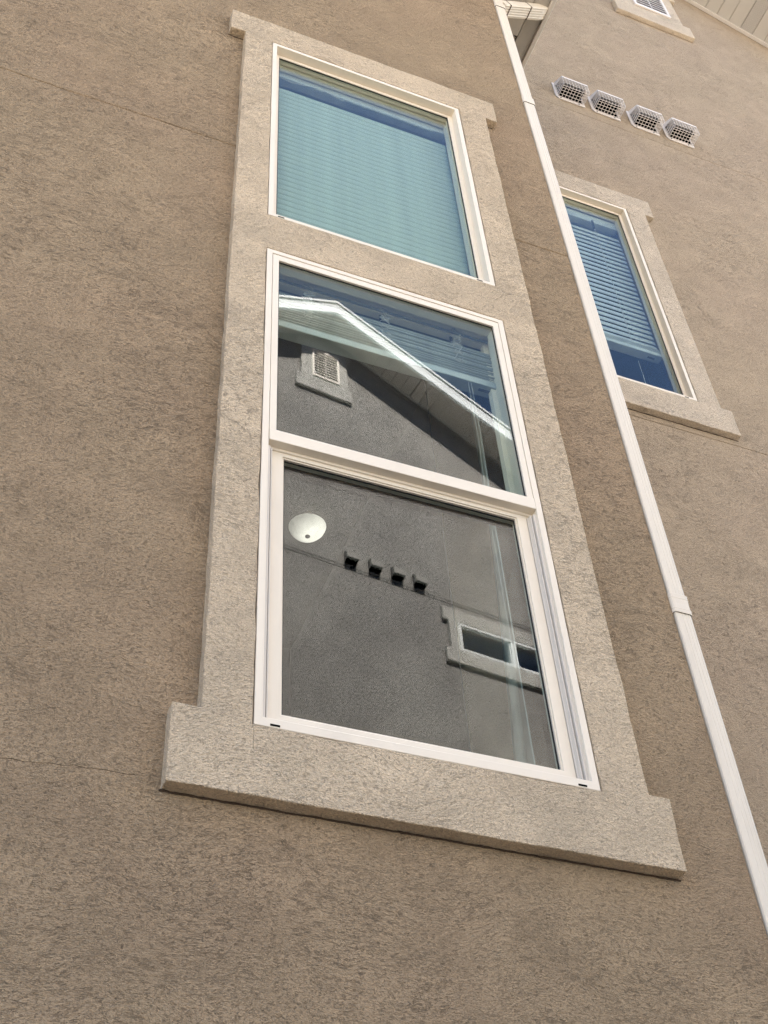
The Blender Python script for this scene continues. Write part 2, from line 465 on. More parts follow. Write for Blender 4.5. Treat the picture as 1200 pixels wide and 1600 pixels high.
trim('window_trim', house, 'cream stucco surround of the set-back window', 2.31, 3.500, 2.24, 3.569, 4.955, 5.160, 7.168, 7.365, FH, YF - .038, YF + .004, TRIMF, step=.04)

# dark brown strips in the crevices where the trim meets the wall, and hairline cracks in the stucco
CREV = flat('dark_crevice', (.075, .055, .040), .95, .0)
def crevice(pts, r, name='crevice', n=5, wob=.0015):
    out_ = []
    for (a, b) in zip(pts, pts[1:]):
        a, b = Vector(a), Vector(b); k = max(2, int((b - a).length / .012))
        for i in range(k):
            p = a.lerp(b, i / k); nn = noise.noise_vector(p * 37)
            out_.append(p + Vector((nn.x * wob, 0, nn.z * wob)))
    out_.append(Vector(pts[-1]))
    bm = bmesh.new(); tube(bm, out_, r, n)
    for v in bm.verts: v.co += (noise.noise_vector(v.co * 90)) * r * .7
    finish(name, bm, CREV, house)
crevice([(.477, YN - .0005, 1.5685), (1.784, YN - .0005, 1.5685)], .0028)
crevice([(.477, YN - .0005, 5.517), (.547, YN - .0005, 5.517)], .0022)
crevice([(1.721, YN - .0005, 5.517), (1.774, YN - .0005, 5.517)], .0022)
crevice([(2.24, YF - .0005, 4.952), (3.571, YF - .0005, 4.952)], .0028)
crevice([(-.070, YN, 1.516), (-.030, YN, 1.530), (.000, YN, 1.553), (.040, YN, 1.571), (.110, YN, 1.5785), (.200, YN, 1.5845), (.290, YN, 1.594), (.42, YN, 1.598)], .0007, 'crack', 4, .004)
crevice([(.672, YT + .0002, 1.757), (.674, YT + .0002, 1.66), (.675, YT + .0002, 1.60)], .0004, 'crack', 4, .002)

# ---------------------------------------------------------------- windows
def mk(name, fn, mat, parent, label=None, bevel=.0015, **k):
    bm = bmesh.new(); fn(bm); return finish(name, bm, mat, parent, label, bevel=bevel, **k)

def pane(parent, x0, x1, z0, z1, y, mat=PANE, tilt=.0):
    bm = nb((x0, x1, y, y + .003, z0, z1))
    a = finish('pane', bm, mat, parent)
    bm = nb((x0, x1, y + .015, y + .018, z0, z1))
    zc = (z0 + z1) / 2; xc = (x0 + x1) / 2
    for v in bm.verts:
        v.co.y += (v.co.z - zc) * tilt + (v.co.x - xc) * tilt * .7
    finish('pane', bm, PANE_IN, parent)
    return a

def gasket(parent, x0, x1, z0, z1, y):
    mk('gasket', lambda b: ring(b, x0 - .003, x1 + .003, z0 - .003, z1 + .003, .0065, y - .003, y), RUBBER, parent, bevel=0)

def fixed_window(x0, x1, z0, z1, yf, label, slots=True):
    wd = mk('window', lambda b: (ring(b, x0 + .001, x1 - .001, z0, z1, (.021, .021, .018, .021), yf + .002, yf + .075),), VINYL, house, label, bevel=.002)
    mk('glazing_stop', lambda b: ring(b, x0 + .0215, x1 - .0215, z0 + .0185, z1 - .0215, (.022, .021, .012, .020), yf + .040, yf + .07), VINYL, wd, bevel=.002)
    gx0, gx1, gz0, gz1 = x0 + .044, x1 - .043, z0 + .031, z1 - .042
    gasket(wd, gx0, gx1, gz0, gz1, yf + .048)
    pane(wd, gx0 - .004, gx1 + .004, gz0 - .004, gz1 + .004, yf + .048, tilt=.0003)
    if slots:
        for sx in (x0 + .05, x1 - .067):
            finish('weep_slot', nb((sx - .012, sx + .012, yf + .0005, yf + .004, z0 + .0035, z0 + .0075)), DARK, wd)
    # interior side of the frame
    mk('inner_frame', lambda b: ring(b, x0 + .01, x1 - .01, z0 + .01, z1 - .01, (.045, .03, .04, .03), yf + .076, yf + .10), VINYL, wd, bevel=0)
    return wd

X0, X1 = .672, 1.582
fixed_window(X0, X1, 4.030, 5.514, YT, 'topmost white vinyl window with closed blind')
fixed_window(2.447, 3.357, 5.160, 7.158, YF - .038, 'white vinyl window of the set-back wall with half-raised blind')

# single-hung window below
Z0, Z1 = 1.764, 3.804
wd = mk('window', lambda b: ring(b, X0 + .001, X1 - .001, Z0, Z1, (.021, .021, .026, .021), YT + .002, YT + .10), VINYL, house, 'tall single-hung white window with raised blind behind the upper sash', bevel=.002)
# upper sash nearly flush
mk('upper_sash', lambda b: ring(b, X0 + .0235, X1 - .0235, 2.80, Z1 - .0235, (.022, .022, .034, .030), YT + .004, YT + .055), VINYL, wd, bevel=.0015)
gx0, gx1, gz0, gz1 = X0 + .0455, X1 - .0455, 2.835, Z1 - .0535
gasket(wd, gx0, gx1, gz0, gz1, YT + .014)
pane(wd, gx0 - .003, gx1 + .003, gz0 - .003, gz1 + .003, YT + .014, tilt=.0003)
# meeting rail: stepped profile
def rail(b):
    xa, xb = X0 + .024, X1 - .0225
    prof = [(.0015, 2.834), (.0015, 2.786), (.030, 2.786), (.030, 2.778), (.037, 2.778), (.037, 2.770), (.060, 2.770), (.060, 2.834)]
    A = [b.verts.new((xa, YT + y, z)) for y, z in prof]; B = [b.verts.new((xb, YT + y, z)) for y, z in prof]
    b.faces.new(A); b.faces.new(B[::-1])
    for i in range(len(prof)):
        j = (i + 1) % len(prof); b.faces.new((A[j], A[i], B[i], B[j]))
mk('meeting_rail', rail, VINYL, wd, bevel=.0018)
# tracks left and right of the lower sash
for s, xe in ((1, X0), (-1, X1)):
    def tr(b):
        prof = [(.0215, .012), (.031, .012), (.031, .030), (.0345, .030), (.0345, .018), (.0385, .018), (.0385, .034), (.0405, .034), (.0405, .075), (.0215, .075)]
        A = [b.verts.new((xe + s * x, YT + y, Z0 + .026)) for x, y in prof]; B = [b.verts.new((xe + s * x, YT + y, 2.770)) for x, y in prof]
        b.faces.new(A); b.faces.new(B[::-1])
        for i in range(len(prof)):
            j = (i + 1) % len(prof); b.faces.new((A[j], A[i], B[i], B[j]))
    mk('track', tr, VINYL_D, wd, bevel=.001)
# lower sash
mk('lower_sash', lambda b: ring(b, X0 + .042, X1 - .042, Z0 + .0265, 2.80, (.034, .034, .042, .036), YT + .036, YT + .070), VINYL, wd, bevel=.002)
mk('sash_bead', lambda b: ring(b, X0 + .0762, X1 - .0762, Z0 + .0687, 2.7638, (.004, .004, .004, .004), YT + .041, YT + .060), VINYL, wd, bevel=0)
gx0, gx1, gz0, gz1 = X0 + .0805, X1 - .0805, Z0 + .073, 2.7595
gasket(wd, gx0, gx1, gz0, gz1, YT + .050)
pane(wd, gx0 - .003, gx1 + .003, gz0 - .003, gz1 + .003, YT + .050, tilt=.0003)
for sx in (X0 + .052, X1 - .052):
    finish('weep_slot', nb((sx - .012, sx + .012, YT + .0005, YT + .005, Z0 + .004, Z0 + .009)), DARK, wd)
mk('inner_frame', lambda b: ring(b, X0 + .01, X1 - .01, Z0 + .01, Z1 - .01, (.035, .03, .04, .03), YT + .101, YT + .125), VINYL, wd, bevel=0)
# dark upper track gap behind the meeting rail
finish('interlock', nb((X0 + .045, X1 - .045, YT + .0715, YT + .100, 2.775, 2.80)), RUBBER, wd)

# returns and rooms behind the glass
def room(x0, x1, y0, y1, z0, z1, label):
    bm = bmesh.new()
    t = .1
    box(bm, x0 - t, x1 + t, y1, y1 + t, z0 - t, z1 + t)
    box(bm, x0 - t, x0, y0, y1, z0 - t, z1 + t); box(bm, x1, x1 + t, y0, y1, z0 - t, z1 + t)
    box(bm, x0, x1, y0, y1, z1, z1 + t)
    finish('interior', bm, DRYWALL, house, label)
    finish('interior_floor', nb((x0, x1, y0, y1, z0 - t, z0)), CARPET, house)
bm = bmesh.new()
box(bm, -1.6, 2.2, 6.2, 6.3, .8, 5.65); box(bm, -1.6, -1.5, YN + .272, 6.2, .8, 5.65); box(bm, 2.1, 2.2, YF + .101, 6.2, .8, 5.65)
box(bm, -1.5, 2.1, YF + .102, 6.2, 5.55, 5.65); box(bm, -1.5, XC - .21, YN + .272, YF + .101, 5.55, 5.65)
box(bm, XC - .205, 2.2, YF + .1005, YF + .104, .8, 5.65)
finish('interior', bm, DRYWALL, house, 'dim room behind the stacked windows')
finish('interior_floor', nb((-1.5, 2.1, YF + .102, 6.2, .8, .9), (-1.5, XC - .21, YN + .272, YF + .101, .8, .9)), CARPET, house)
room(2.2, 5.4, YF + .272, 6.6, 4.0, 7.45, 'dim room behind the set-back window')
def ret(x0, x1, z0, z1, y0, y1):
    bm = bmesh.new(); ring(bm, x0 - .03, x1 + .03, z0 - .03, z1 + .03, .018, y0, y1)
    finish('window_return', bm, RETURN, house)
ret(.672, 1.582, 1.764, 3.804, YT + .126, YN + .2725)
ret(.672, 1.582, 4.03, 5.514, YT + .101, YN + .2725)
ret(2.447, 3.357, 5.16, 7.158, YF + .063, YF + .2725)

# ================================================================== blinds
def slat_mesh(w, d, crown=.003, t=.0012):
    bm = bmesh.new(); n = 5
    A, B = [], []
    for i in range(n):
        u = i / (n - 1) - .5
        z = crown * (1 - 4 * u * u)
        A.append(bm.verts.new((-w / 2, u * d, z))); B.append(bm.verts.new((w / 2, u * d, z)))
    A2 = [bm.verts.new(v.co + Vector((0, 0, -t))) for v in A]; B2 = [bm.verts.new(v.co + Vector((0, 0, -t))) for v in B]
    for i in range(n - 1):
        bm.faces.new((A[i], A[i + 1], B[i + 1], B[i])); bm.faces.new((A2[i + 1], A2[i], B2[i], B2[i + 1]))
    bm.faces.new((A[0], B[0], B2[0], A2[0])); bm.faces.new((A[-1], A2[-1], B2[-1], B[-1]))
    bmesh.ops.recalc_face_normals(bm, faces=bm.faces)
    me = bpy.data.meshes.new('slat'); bm.to_mesh(me); bm.free(); me.materials.append(SLAT)
    me.polygons.foreach_set('use_smooth', [True] * len(me.polygons)); return me

def blind(label, x0, x1, yc, ztop, group='window blinds'):
    return thing('window_blind', label, 'window blind', ((x0 + x1) / 2, yc, ztop), group)

def put_slats(root, me, zs, yc, tilt, sag=0):
    for i, z in enumerate(zs):
        o = link(bpy.data.objects.new('slat', me)); o.parent = root
        o.location = Vector((random.uniform(-.002, .002), yc - root.location.y, z - root.location.z))
        t = tilt(i) if callable(tilt) else tilt
        o.rotation_euler = (t + random.uniform(-.012, .012), random.uniform(-.0008, .0008), 0)

# 1. closed blind of the top window
bt = blind('closed white blind filling the topmost window', .72, 1.55, 2.36, 5.49)
me = slat_mesh(.845, .050, .002)
me.materials.clear(); me.materials.append(flat('ivory_blind_slat', (.37, .43, .365), .6))
xm = (.712 + 1.556) / 2
bt.location.x = xm
zs = [5.345 - .0385 * i for i in range(34)]
put_slats(bt, me, zs, 2.372, R(87.5))
finish('headrail', nb((.712, 1.556, 2.350, 2.395, 5.435, 5.485)), SLAT, bt, bevel=.003)
bm = bmesh.new()
tube(bm, [(1.045, 2.3465, 5.418), (1.48, 2.3465, 5.414)], .0085, 10)
finish('wand', bm, SLAT, bt, 'white tilt wand lying along the headrail', smooth=False)
bm = bmesh.new()
pts = []
for i in range(25):
    t = i / 24; pts.append((.715 + .33 * t, 2.349, 5.435 - .022 * math.sin(t * 7.) * (1 - .3 * t) - .02 * t))
tube(bm, pts, .0018, 5); finish('cord', bm, CORD, bt)
finish('bottom_rail', nb((.712, 1.556, 2.35, 2.40, 4.042, 4.056)), SLAT, bt, bevel=.003)

# 2. raised blind behind the upper sash
br = blind('raised white blind bunched at the top of the middle sash with tangled cords', .72, 1.566, 2.36, 3.80)
x0, x1 = .712, 1.568; xm = (x0 + x1) / 2; br.location.x = xm
finish('headrail', nb((x0, x1, 2.338, 2.384, 3.776, 3.803)), SLAT, br, bevel=.002)
me2 = slat_mesh(x1 - x0, .050, .0035, .0022)
zs = [3.702 - .0075 * i for i in range(22)]
def tl(i): return R(0)
for i, z in enumerate(zs):
    o = link(bpy.data.objects.new('slat', me2)); o.parent = br
    gapz = .004 if i in (5, 11, 17) else 0
    o.location = (random.uniform(-.004, .004), 2.364 - 2.36 + random.uniform(-.004, .004), z - gapz - 3.80)
    o.rotation_euler = (random.uniform(-.05, .05), random.uniform(-.002, .002), 0)
finish('bottom_rail', nb((x0 - .003, x1 + .003, 2.337, 2.389, 3.500, 3.532)), SLAT, br, bevel=.003)
finish('sticker', nb((1.50, 1.545, 2.355, 2.367, 3.4985, 3.4995)), LABELM, br)
bm = bmesh.new()
finish('sticker', nb((1.40, 1.545, 2.3365, 2.3375, 3.790, 3.794)), LABELM, br)
for k, xc in enumerate((.856, 1.143, 1.422)):
    xc = {0: .845, 1: 1.135, 2: 1.415}[k]
    bm = bmesh.new()
    rnd = random.Random(k + 3)
    for q in range(3):
        pts = []; n = 46; ph = rnd.uniform(0, 6)
        for i in range(n):
            t = i / (n - 1)
            z = 3.772 - .20 * t - .012 * math.sin(t * 26 + ph)
            amp = .020 * min(1, 6 * t + .2) * (1 - .35 * t)
            pts.append((xc + amp * math.sin(t * (31 + 5 * q) + ph) + .006 * math.sin(t * 63 + q) + .004 * q,
                        2.328 - .005 * abs(math.cos(t * 19 + q)), z))
        tube(bm, pts, .0011, 4)
    finish('tangled_cord', bm, CORD, br)
    finish('ladder_clip', nb((xc - .004, xc + .004, 2.350, 2.356, 3.705, 3.776)), RUBBER, br)
bm = bmesh.new()
for dx in (0, .012):
    tube(bm, [(1.452 + dx, 2.345, 3.505), (1.455 + dx, 2.343, 3.2), (1.450 + dx * 1.4, 2.345, 2.9), (1.452 + dx, 2.343, 2.2)], .0008, 5)
finish('pull_cord', bm, CORD, br)

# 3. half-lowered blind behind the set-back window
bf = blind('open white slatted blind half lowered in the set-back window', 2.49, 3.31, 3.29, 7.12)
x0, x1 = 2.492, 3.328; xm = (x0 + x1) / 2; bf.location.x = xm
finish('headrail', nb((x0, x1, 3.268, 3.315, 7.035, 7.115)), SLAT, bf, bevel=.003)
me3 = slat_mesh(x1 - x0, .050, .004, .0025)
zs = [6.945 - .0505 * i for i in range(24)]
put_slats(bf, me3, zs, 3.292, R(79))
zs = [5.735 - .0075 * i for i in range(5)]
put_slats(bf, me3, zs, 3.292, R(0))
finish('bottom_rail', nb((x0, x1, 3.264, 3.318, 5.665, 5.695)), SLAT, bf, bevel=.003)
finish('sticker', nb((3.24, 3.285, 3.285, 3.297, 5.6635, 5.6645)), LABELM, bf)
bm = bmesh.new()
for q in range(2):
    pts = [(3.135 + .004 * math.sin(i * 1.9 + q * 2) + .002 * math.sin(i * 5), 3.262 - .002 * q, 7.03 - 1.30 * i / 60) for i in range(61)]
    tube(bm, pts, .0014, 4)
finish('tangled_cord', bm, CORD, bf)
finish('ladder_clip', nb((3.128, 3.140, 3.258, 3.266, 6.94, 7.034)), RUBBER, bf)
bm = bmesh.new(); tube(bm, [(3.20, 3.33, 5.66), (3.20, 3.33, 4.9)], .0014, 6); finish('wand', bm, CORD, bf)

# ================================================================== curtain edge just inside
cu = thing('curtain', 'pale curtain edge hanging inside at the right side of the single-hung window', 'curtain', (1.65, 2.63, 1.1))
bm = bmesh.new(); nz = 30; nx = 40; V = []
for j in range(nz + 1):
    z = 1.1 + 2.9 * j / nz; xl = 1.565 + .055 * max(0, min(1, (z - 1.9) / 1.2)); row = []
    for i in range(nx + 1):
        x = xl + (1.80 - xl) * i / nx
        row.append(bm.verts.new((x, 2.63 + .014 * math.sin(i * .95 + .3 * math.sin(z * 2)) + .006 * math.sin(i * 2.3 + z), z)))
    V.append(row)
for j in range(nz):
    for i in range(nx): bm.faces.new((V[j][i], V[j][i + 1], V[j + 1][i + 1], V[j + 1][i]))
bmesh.ops.solidify(bm, geom=bm.faces[:], thickness=.003)
finish('drape', bm, flat('pale_green_white_drape', (.46, .46, .40), .9), cu, smooth=True)
bm = bmesh.new(); tube(bm, [(1.50, 2.63, 4.02), (1.80, 2.63, 4.02)], .012, 8); finish('rod', bm, METAL, cu)

# ================================================================== ceiling lamp in the room
LX, LY, LZ = 1.79, 4.97, 5.36
LX, LY = .3602 * 4.97, 4.97
lamp = thing('ceiling_lamp', 'round frosted glass bowl lamp hanging inside, seen through the lower pane', 'ceiling lamp', (LX, LY, 5.55))
bm = bmesh.new()
prof = [(.0, 0), (.03, .003), (.06, .012), (.085, .028), (.104, .052), (.112, .072), (.114, .078), (.108, .078), (.098, .052), (.05, .018), (.0, .012)]
n = 40
rg = [[bm.verts.new((LX + r * math.cos(2 * math.pi * k / n), LY + r * math.sin(2 * math.pi * k / n), LZ + z)) for k in range(n)] if r > 0 else [bm.verts.new((LX, LY, LZ + z))] for r, z in prof]
for A, B in zip(rg, rg[1:]):
    for k in range(n):
        if len(A) == 1: bm.faces.new((A[0], B[k], B[(k + 1) % n]))
        elif len(B) == 1: bm.faces.new((A[k], B[0], A[(k + 1) % n]))
        else: bm.faces.new((A[k], A[(k + 1) % n], B[(k + 1) % n], B[k]))
gl = NT('frosted_lamp_glass')
d = gl.n('ShaderNodeBsdfPrincipled'); d.inputs['Base Color'].default_value = (.85, .83, .74, 1); d.inputs['Roughness'].default_value = .25
co = gl.n('ShaderNodeTexCoord').outputs['Object']
nn = gl.noise(co, 13., 4., .6, 1.5).outputs['Fac']
vs = gl.n('ShaderNodeVectorMath', operation='DISTANCE'); gl.l(co, vs.inputs[0]); vs.inputs[1].default_value = (LX + .035, LY - .01, LZ + .04)
em = gl.mix(gl.mapr(nn, .35, .75, 0, .5), (1., .90, .80), (.62, .55, .47))
em = gl.mix(gl.mapr(vs.outputs['Value'], .045, .15), em, (.22, .20, .175))
gl.l(em, d.inputs['Emission Color']); d.inputs['Emission Strength'].default_value = .11
gl.l(d.outputs[0], gl.o.inputs[0])
finish('lamp_bowl', bm, gl.m, lamp, smooth=True)
bm = bmesh.new()
bmesh.ops.create_uvsphere(bm, u_segments=16, v_segments=8, radius=.016)
for v in bm.verts: v.co = Vector((v.co.x + LX, v.co.y + LY, v.co.z * .5 + LZ - .004))
finish('finial', bm, flat('brushed_nickel', (.30, .28, .24), .4), lamp, smooth=True)
bm = bmesh.new(); tube(bm, [(LX, LY, LZ + .01), (LX, LY, 5.5495)], .03, 10); finish('stem', bm, METAL, lamp)

# ================================================================== downspout
ds = thing('downspout', 'long white rectangular downspout running down the corner beside the near wall', 'downspout', (2.04, 2.33, GZ))
def rrect(cx, cy, wx, wy, r, grooves=0):
    pts = []
    for (sx, sy, a0) in ((1, 1, 0), (-1, 1, 90), (-1, -1, 180), (1, -1, 270)):
        for k in range(4):
            a = R(a0 + 30 * k)
            pts.append((cx + sx * (wx / 2 - r) + r * math.cos(a), cy + sy * (wy / 2 - r) + r * math.sin(a)))
    return pts
PX0, PX1, PYF, PYB = 2.0075, 2.0665, 2.2775, 2.352
bm = bmesh.new()
# front face carries shallow pressed ribs
front = [(PX1 - .006, PYF)] + [q for xx in (2.055, 2.043, 2.031) for q in ((xx + .0025, PYF), (xx, PYF + .0010), (xx - .0025, PYF))] + [(PX0 + .006, PYF), (PX0 + .0018, PYF + .0018), (PX0, PYF + .006)]
prof = front + [(PX0, PYB), (PX1, PYB), (PX1, PYF + .006), (PX1 - .0018, PYF + .0018)]
zs = [GZ + .05 + .25 * i for i in range(35)]
zs = [z for z in zs if z < 7.0] + [7.62]
rings = []
for z in zs:
    dx = .0012 * noise.noise(Vector((0, 0, z * 1.3))); rings.append([bm.verts.new((x + dx, y, z)) for x, y in prof])
for A, B in zip(rings, rings[1:]):
    for k in range(len(prof)): bm.faces.new((A[k], A[(k + 1) % len(prof)], B[(k + 1) % len(prof)], B[k]))
bm.faces.new(rings[0]); bm.faces.new(rings[-1])
finish('pipe', bm, METAL, ds)
def collar(z0, z1, ridges):
    bm = bmesh.new()
    lv = [(z0, .0035), (z0 + .004, .0048)]
    for r_ in ridges: lv += [(r_ - .004, .003), (r_, .0052), (r_ + .004, .003)]
    lv += [(z1 - .004, .0048), (z1, .002)]
    rs = []
    for z, e in lv:
        rs.append([bm.verts.new((x, y, z)) for x, y in rrect((PX0 + PX1) / 2, (PYF + PYB) / 2, PX1 - PX0 + 2 * e, PYB - PYF + 2 * e, .010)])
    for A, B in zip(rs, rs[1:]):
        for k in range(16): bm.faces.new((A[k], A[(k + 1) % 16], B[(k + 1) % 16], B[k]))
    o = finish('coupling', bm, METAL, ds)
    bm = bmesh.new()
    A = [bm.verts.new((x, y, z0 + .001)) for x, y in rrect((PX0 + PX1) / 2, (PYF + PYB) / 2, PX1 - PX0 + .0055, PYB - PYF + .0055, .010)]
    bm.faces.new(A); f = finish('coupling_gap', bm, RUBBER, ds)
collar(2.515, 2.595, [2.575, 2.530])
collar(5.965, 6.03, [])
collar(7.19, 7.24, [])
# A-style elbow with ribs
path = [(2.070, 7.292), (2.085, 7.302), (2.14, 7.342), (2.25, 7.418), (2.345, 7.484), (2.378, 7.515), (2.395, 7.56), (2.397, 7.62), (2.397, 7.70)]
bm = bmesh.new(); cs = []
hw, hy, ycen = .030, .040, 2.318
for k in range(10): cs.append((-hw + .004 * (k % 2), -hy + .006 + k * (2 * hy - .012) / 9))   # ribbed under side
cs += [(-hw + .006, hy), (hw - .006, hy), (hw, hy - .006), (hw, -hy + .006), (hw - .006, -hy), (-hw + .008, -hy)]
rings = []
P = [Vector((x, 0, z)) for x, z in path]
for i, p in enumerate(P):
    t = (P[min(i + 1, len(P) - 1)] - P[max(i - 1, 0)]).normalized(); nrm = Vector((-t.z, 0, t.x))
    # nrm points up-left; negative side is down-right: flip so ribs face down
    rings.append([bm.verts.new(p - nrm * (a) * 1.0 * 1 + Vector((0, ycen + b, 0))) if False else bm.verts.new(p + nrm * a + Vector((0, ycen + b, 0))) for a, b in cs])
for A, B in zip(rings, rings[1:]):
    for k in range(len(cs)): bm.faces.new((A[k], A[(k + 1) % len(cs)], B[(k + 1) % len(cs)], B[k]))
bm.faces.new(rings[0]); bm.faces.new(rings[-1])
finish('elbow', bm, METAL, ds, 'ribbed white elbow at the top of the downspout')
for u0, ins in (((2.105, 7.317), .66), ((2.255, 7.422), .66)):
    bm = bmesh.new(); t = Vector((.82, 0, .565)).normalized(); nrm = Vector((-t.z, 0, t.x)); p = Vector((u0[0], ycen, u0[1]))
    A = []; B = []
    for a, b in ((-hw - .002, -hy - .001), (-hw - .002, hy + .001), (hw + .002, hy + .001), (hw + .002, -hy - .001)):
        A.append(bm.verts.new(p + nrm * a + Vector((0, b, 0)) - t * .003)); B.append(bm.verts.new(p + nrm * a + Vector((0, b, 0)) + t * .003))
    for k in range(4): bm.faces.new((A[k], A[(k + 1) % 4], B[(k + 1) % 4], B[k]))
    bm.faces.new(A); bm.faces.new(B[::-1])
    finish('elbow_seam', bm, flat('seam_shadow_gap', (.16, .13, .10), .8), ds)

# ================================================================== caged vent hoods on the set-back wall
def make_hood(label):
    t = thing('vent_hood', label, 'vent hood', (0, 0, 0), 'caged white vent hoods in a row on the set-back wall')
    W, D, H = .215, .112, .205; y = 0
    # flange with chamfered bottom corner
    bm = bmesh.new()
    ol = [(-.122, .015), (-.100, -.012), (.118, -.012), (.118, .23), (-.122, .23)]
    A = [bm.verts.new((x, -.010, z)) for x, z in ol]; B = [bm.verts.new((x, -.0005, z)) for x, z in ol]
    bm.faces.new(A); bm.faces.new(B[::-1])
    for i in range(5): j = (i + 1) % 5; bm.faces.new((A[j], A[i], B[i], B[j]))
    finish('flange', bm, PLASTIC, t, bevel=.003)
    finish('screw', nb((-.09, -.08, -.0125, -.0101, -.006, .002), (.06, .07, -.0125, -.0101, -.006, .002)), RUBBER, t)
    # hood: top slope, rounded front lip
    bm = bmesh.new()
    side = [(-.0101, .225), (-D + .01, .150), (-D, .138), (-D, .120), (-D + .006, .120), (-D + .006, .134), (-.0101, .215)]
    xa, xb = -W / 2, W / 2
    A = [bm.verts.new((xa, yy, zz)) for yy, zz in side]; B = [bm.verts.new((xb, yy, zz)) for yy, zz in side]
    for i in range(len(side)): j = (i + 1) % len(side); bm.faces.new((A[j], A[i], B[i], B[j]))
    bm.faces.new(A); bm.faces.new(B[::-1])
    # cheeks near the top
    for xx in (xa, xb - .003):
        pr = [(-.0102, .214), (-.0102, .165), (-D + .006, .120), (-D + .006, .136)]
        P1 = [bm.verts.new((xx, a, b)) for a, b in pr]; P2 = [bm.verts.new((xx + .003, a, b)) for a, b in pr]
        bm.faces.new(P1); bm.faces.new(P2[::-1])
        for i in range(4): j = (i + 1) % 4; bm.faces.new((P1[j], P1[i], P2[i], P2[j]))
    finish('hood', bm, PLASTIC, t, bevel=.002)
    # cage bars
    r = .0021
    bm = bmesh.new()
    def bar(p, q, rr=r): tube(bm, [p, q], rr, 4)
    nx = 8
    zf0 = .012
    for i in range(nx + 1):          # over the front, then back along the bottom
        x = xa + .002 + (W - .004) * i / nx
        tube(bm, [(x, -D + .002, .122), (x, -D + .002, zf0 + .012), (x, -D + .014, zf0), (x, -.011, zf0 - .004)], r, 4)
    for z in (.095, .068, .040): bar((xa, -D + .002, z), (xb, -D + .002, z))
    for yy in (-D + .014, -.082, -.060, -.036, -.014): bar((xa, yy, zf0 - .002), (xb, yy, zf0 - .002))
    for xx in (xa + .002, xb - .002):
        for k in range(11):
            yy = -D + .004 + (D - .018) * k / 10
            bar((xx, yy, .124 + (yy + D) * .42), (xx, yy, zf0 - .002), .0013)
        for z in (.045, .080, .115): bar((xx, -D + .002, z), (xx, -.011, z))
    finish('cage', bm, PLASTIC, t, 'white wire grid cage of the vent')
    bm = bmesh.new()
    c = [bm.verts.new((q, -.0112, r_)) for q, r_ in ((-.098, .018), (.098, .018), (.098, .20), (-.098, .20))]
    bm.faces.new(c); bmesh.ops.solidify(bm, geom=bm.faces[:], thickness=.001)
    finish('duct_opening', bm, DARK, t)
    # dark damper filling the throat
    finish('damper', nb((xa + .012, xb - .012, -.070, -.0125, .100, .104), (xa + .012, xb - .012, -.0735, -.0705, .060, .104)), DARK, t)
    return t

def copy_tree(o, parent=None):
    c = o.copy(); link(c)
    if parent: c.parent = parent
    for ch in [x for x in o.children]: copy_tree(ch, c)
    return c

hood = make_hood('leftmost of four caged white vents, nearest the downspout')
labs = ['leftmost of four caged white vents, nearest the downspout', 'second caged white vent from the downspout',
        'third caged white vent from the downspout', 'fourth caged white vent, farthest from the downspout']
for i, (x, z) in enumerate(((3.243, 8.672), (3.543, 8.668), (3.878, 8.664), (4.185, 8.676))):
    h = hood if i == 0 else copy_tree(hood)
    h.location = (x, YF, z); h['label'] = labs[i]

# ================================================================== gable louvre vents
def gable_vent(label, x0, x1, z0, z1, y, sgn, parent_rot=None, mat_t=TRIMF, trimdims=None, group='louvred gable vents', root_loc=None):
    t = thing('gable_vent', label, 'gable vent', (0, 0, 0), group)
    if parent_rot: t.location, t.rotation_euler = parent_rot[0], (0, 0, parent_rot[1])
    a, b = y + sgn * .0, y + sgn * .045
    xj0, xj1, xs0, xs1, zs0, zs1, zh0, zh1 = trimdims
    xs = sorted({xj0, xj1, xs0, xs1, x0 + .01, x1 - .01}); zs = sorted({zs0, zs1, zh0, zh1, z0 + .01, z1 - .01})
    def solid(x, z):
        if x0 + .01 < x < x1 - .01 and z0 + .01 < z < z1 - .01: return False
        return True if (z < zs1 or z > zh0) else xj0 < x < xj1
    bm = cells_mesh(xs, zs, solid, b, a, .05); rough_edges(bm, .001)
    finish('vent_surround', bm, mat_t, t, bevel=.006)
    bm = bmesh.new(); ring(bm, x0, x1, z0, z1, .028, y + sgn * .062, y + sgn * .0455); finish('vent_frame', bm, PLASTIC, t, bevel=.003)
    n = int((z1 - z0 - .056) / .054)
    me = None
    for i in range(n):
        zc = z0 + .03 + (i + .5) * (z1 - z0 - .06) / n
        if me is None:
            bm = bmesh.new(); w_ = x1 - x0 - .058; 
            A = [bm.verts.new((sx * w_ / 2, sgn * yy, zz)) for sx in (-1, 1) for yy, zz in ((.022, .004), (.038, -.018), (.040, -.018), (.040, -.005), (.022, .009))]
            bm.faces.new(A[:5]); bm.faces.new(A[5:][::-1])
            for k in range(5): j = (k + 1) % 5; bm.faces.new((A[j], A[k], A[k + 5], A[j + 5]))
            bmesh.ops.recalc_face_normals(bm, faces=bm.faces)
            me = bpy.data.meshes.new('louvre'); bm.to_mesh(me); bm.free(); me.materials.append(PLASTIC)
        o = link(bpy.data.objects.new('louvre', me)); o.parent = t
        o.location = ((x0 + x1) / 2, y + sgn * .018, zc)
    xm = (x0 + x1) / 2
    finish('mullion', nb((xm - .004, xm + .004, min(y + sgn * .058, y + sgn * .0595), max(y + sgn * .058, y + sgn * .0595), z0 + .029, z1 - .029)), PLASTIC, t)
    finish('screen', nb((x0 + .012, x1 - .012, min(y + sgn * .0005, y + sgn * .002), max(y + sgn * .0005, y + sgn * .002), z0 + .012, z1 - .012)), DARK, t)
    return t
